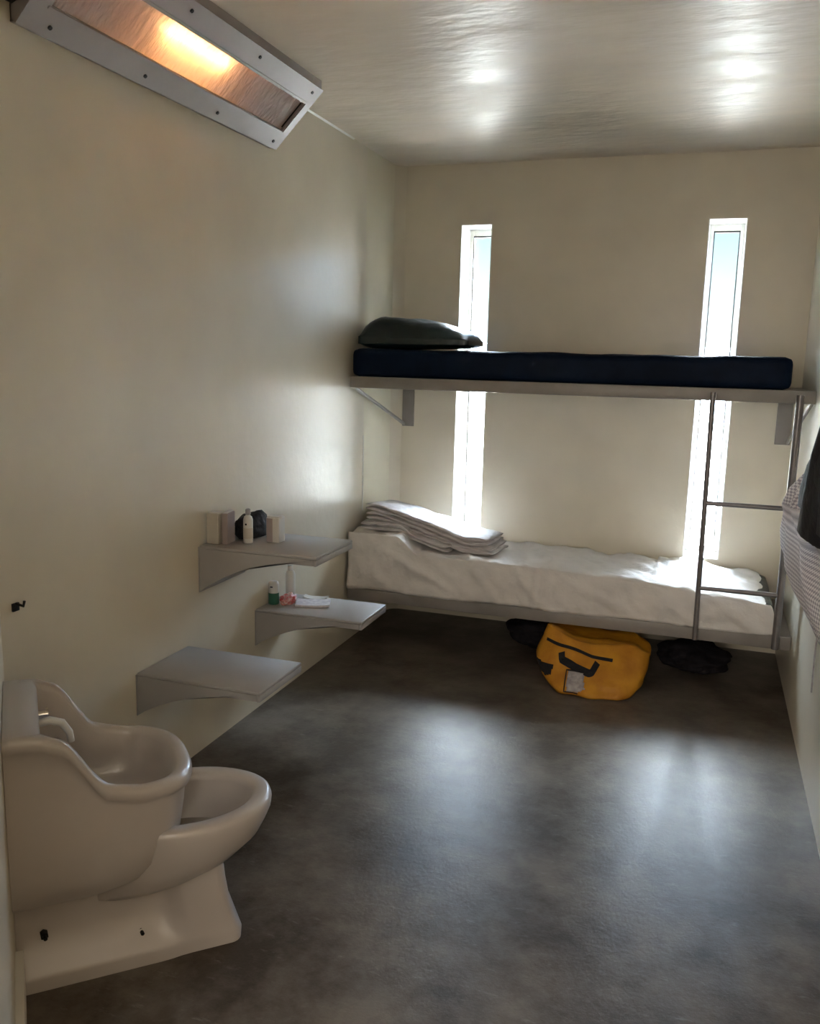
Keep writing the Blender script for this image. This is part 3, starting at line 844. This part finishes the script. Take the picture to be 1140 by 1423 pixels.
body = link('bag_body', bm, M_yellow, t, smooth=180)
bpy.context.view_layer.update()
# front surface lookup by ray casting on the body
from mathutils.bvhtree import BVHTree
bvh = BVHTree.FromPolygons([v.co.copy() for v in body.data.vertices], [list(p.vertices) for p in body.data.polygons])
def on_front(x, z, off=0.004):
    h = bvh.ray_cast(Vector((x, 2.5, z)), Vector((0, 1, 0)))
    if not h[0]: h = bvh.find_nearest(Vector((x, 3.35, z)))
    return Vector((h[0].x if abs(h[0].x-x) > 0.001 else x, h[0].y-off, h[0].z))
def strip_on_bag(name, m, pts, width, off=0.006):
    bm = BM(); V = []
    P = [Vector(p) for p in pts]; Q = []
    for a, b in zip(P, P[1:]):
        for k in range(8): Q.append(a.lerp(b, k/8))
    Q.append(P[-1])
    for s_ in (off, off-0.004):
        R_ = []
        for i, q in enumerate(Q):
            d = (Q[min(i+1, len(Q)-1)]-Q[max(0, i-1)]).normalized(); n = Vector((-d.y, d.x))
            R_.append([bm.verts.new(on_front(q.x+n.x*width*f, q.y+n.y*width*f, s_)) for f in (-0.5, 0, 0.5)])
        V.append(R_)
    for R_ in V:
        for a, b in zip(R_, R_[1:]):
            for i in range(2): bm.faces.new((a[i], a[i+1], b[i+1], b[i]))
    for i in (0, 2):
        for k in range(len(Q)-1): bm.faces.new((V[0][k][i], V[0][k+1][i], V[1][k+1][i], V[1][k][i]))
    return link(name, bm, m, t)
BAGPX = None
def bag_poly(name, m, poly, off=0.005):
    xs_ = [p[0] for p in poly]; zs_ = [p[1] for p in poly]
    def inside(x, z):
        c = False
        for (x1, z1), (x2, z2) in zip(poly, poly[1:]+poly[:1]):
            if (z1 > z) != (z2 > z) and x < (x2-x1)*(z-z1)/(z2-z1)+x1: c = not c
        return c
    bm = BM(); st = 0.006; cache = {}
    def vv(i, j):
        if (i, j) not in cache: cache[i, j] = bm.verts.new(on_front(min(xs_)+i*st, min(zs_)+j*st, off))
        return cache[i, j]
    for i in range(int((max(xs_)-min(xs_))/st)+1):
        for j in range(int((max(zs_)-min(zs_))/st)+1):
            if inside(min(xs_)+(i+.5)*st, min(zs_)+(j+.5)*st):
                bm.faces.new((vv(i, j), vv(i+1, j), vv(i+1, j+1), vv(i, j+1)))
    o_ = link(name, bm, m, t, smooth=180)
    md_ = o_.modifiers.new('thick', 'SOLIDIFY'); md_.thickness = 0.003; md_.offset = 0
    return o_
strip_on_bag('zip', M_black, [(1.13, 0.196), (1.25, 0.176), (1.36, 0.158), (1.46, 0.152)], 0.011)
strip_on_bag('strap', M_black, [(1.215, 0.158), (1.222, 0.130), (1.29, 0.108), (1.36, 0.096), (1.372, 0.100), (1.392, 0.138)], 0.028)
bag_poly('side_pocket', M_black, [(1.095, 0.115), (1.14, 0.104), (1.185, 0.104), (1.178, 0.066), (1.15, 0.052), (1.105, 0.066)])
bag_poly('patch', M_patch, [(1.262, 0.090), (1.335, 0.092), (1.350, 0.040), (1.320, 0.020), (1.266, 0.022)])
strip_on_bag('patch_edge', M_black, [(1.335, 0.096), (1.252, 0.095), (1.256, 0.018), (1.320, 0.014)], 0.005)
# dark sacks behind / beside it under the bunk
def sack(label, cx, cy, hx, hy, hz, seed, m=M_dark):
    bm = BM(); bmesh.ops.create_icosphere(bm, subdivisions=5, radius=1)
    for v in bm.verts:
        p = v.co.copy(); k = 1+0.22*fbm(p, 1.8, seed)+0.10*fbm(p, 5, seed+2)
        v.co = Vector((cx+p.x*hx*k, cy+p.y*hy*k, max(0.002, hz*0.62*(1+p.z*k))))
    return tag(link('cloth_sack', bm, m, smooth=180), label, 'sack', 'dark sacks under the lower bunk')
sack('dark slumped cloth sack under the bunk, right of the yellow bag', 1.83, 3.85, 0.17, 0.18, 0.12, 11)
sack('dark slumped cloth sack under the bunk, left of the yellow bag', 1.00, 3.92, 0.15, 0.17, 0.14, 5)

# ------------------------------------------------------------------ clothes on the right wall
t = thing('black_jacket', 'black jacket hanging from a hook on the right wall', 'jacket', (2.2, 2.3, 1.05))
def drape(name, m, levels, seed, parent=None, N=60, fold=0.014, nf=7):
    bm = BM(); rings_ = []
    for (z, y0, y1, x0, dz) in levels:
        ring = []
        for k in range(N):
            a = 2*math.pi*k/N
            c_, s_ = math.cos(a), math.sin(a)
            yy = (y0+y1)/2 + (y1-y0)/2*c_
            f = fold*math.sin(nf*a+seed+z*2)*(0.4+0.6*abs(s_))
            xx = lerp(x0, 2.244, s_*0.5+0.5) + (f if s_ < 0.5 else 0)
            ring.append(Vector((min(2.245, xx), yy + 0.01*fbm(Vector((a, z, 0)), 2, seed), z + dz*c_ + 0.012*fbm(Vector((c_*2, s_*2, z)), 1.5, seed))))
        rings_.append(ring)
    loft(bm, rings_)
    return link(name, bm, m, parent, smooth=180)
drape('coat_body', M_black, [(1.50, 1.86, 1.96, 2.20, 0), (1.46, 1.82, 2.06, 2.17, 0), (1.38, 1.74, 2.28, 2.13, -0.03), (1.27, 1.70, 2.50, 2.105, -0.04), (1.17, 1.68, 2.66, 2.105, -0.03), (1.08, 1.68, 2.74, 2.11, -0.01), (1.065, 1.70, 2.70, 2.13, 0.0)], 1.0, t)
drape('sleeve', M_black, [(1.44, 1.90, 2.02, 2.11, 0), (1.30, 1.94, 2.14, 2.095, 0), (1.15, 1.98, 2.24, 2.09, 0), (1.05, 2.02, 2.30, 2.09, 0.015), (1.035, 2.04, 2.28, 2.11, 0.015)], 3.0, t, 40, 0.006, 5)
t = thing('coat_hook', 'small steel hook on the right wall that carries the black jacket', 'hook', (2.24, 1.91, 1.5))
bm = BM(); tube(bm, [(2.249, 1.91, 1.535), (2.20, 1.91, 1.53), (2.185, 1.91, 1.55)], 0.006, 8); link('prong', bm, M_chrome, t)
bm = BM(); box(bm, 2.2455, 2.2495, 1.89, 1.93, 1.515, 1.56, 0.001, 1); link('plate', bm, M_chrome, t)
t = thing('net_bag', 'white mesh laundry bag hanging on the right wall below the black jacket', 'bag', (2.2, 2.6, 0.8))
drape('mesh_sack', M_net, [(1.16, 2.78, 2.86, 2.16, 0), (1.09, 2.775, 2.98, 2.12, 0), (1.035, 2.75, 3.06, 2.105, 0), (0.995, 2.10, 3.12, 2.100, 0.0), (0.93, 1.95, 3.18, 2.095, -0.01), (0.875, 1.85, 3.16, 2.10, -0.02), (0.83, 1.80, 2.98, 2.12, 0.0), (0.79, 1.80, 2.6, 2.15, 0.0), (0.74, 1.80, 2.2, 2.18, 0.0)], 5.0, t, 70, 0.012, 9)
bm = BM(); tube(bm, [(2.235, 2.55, 0.83), (2.24, 2.62, 0.74), (2.244, 2.70, 0.64), (2.244, 2.72, 0.50), (2.244, 2.70, 0.36)], 0.003, 6); link('drawstring', bm, M_patch, t, smooth=180)
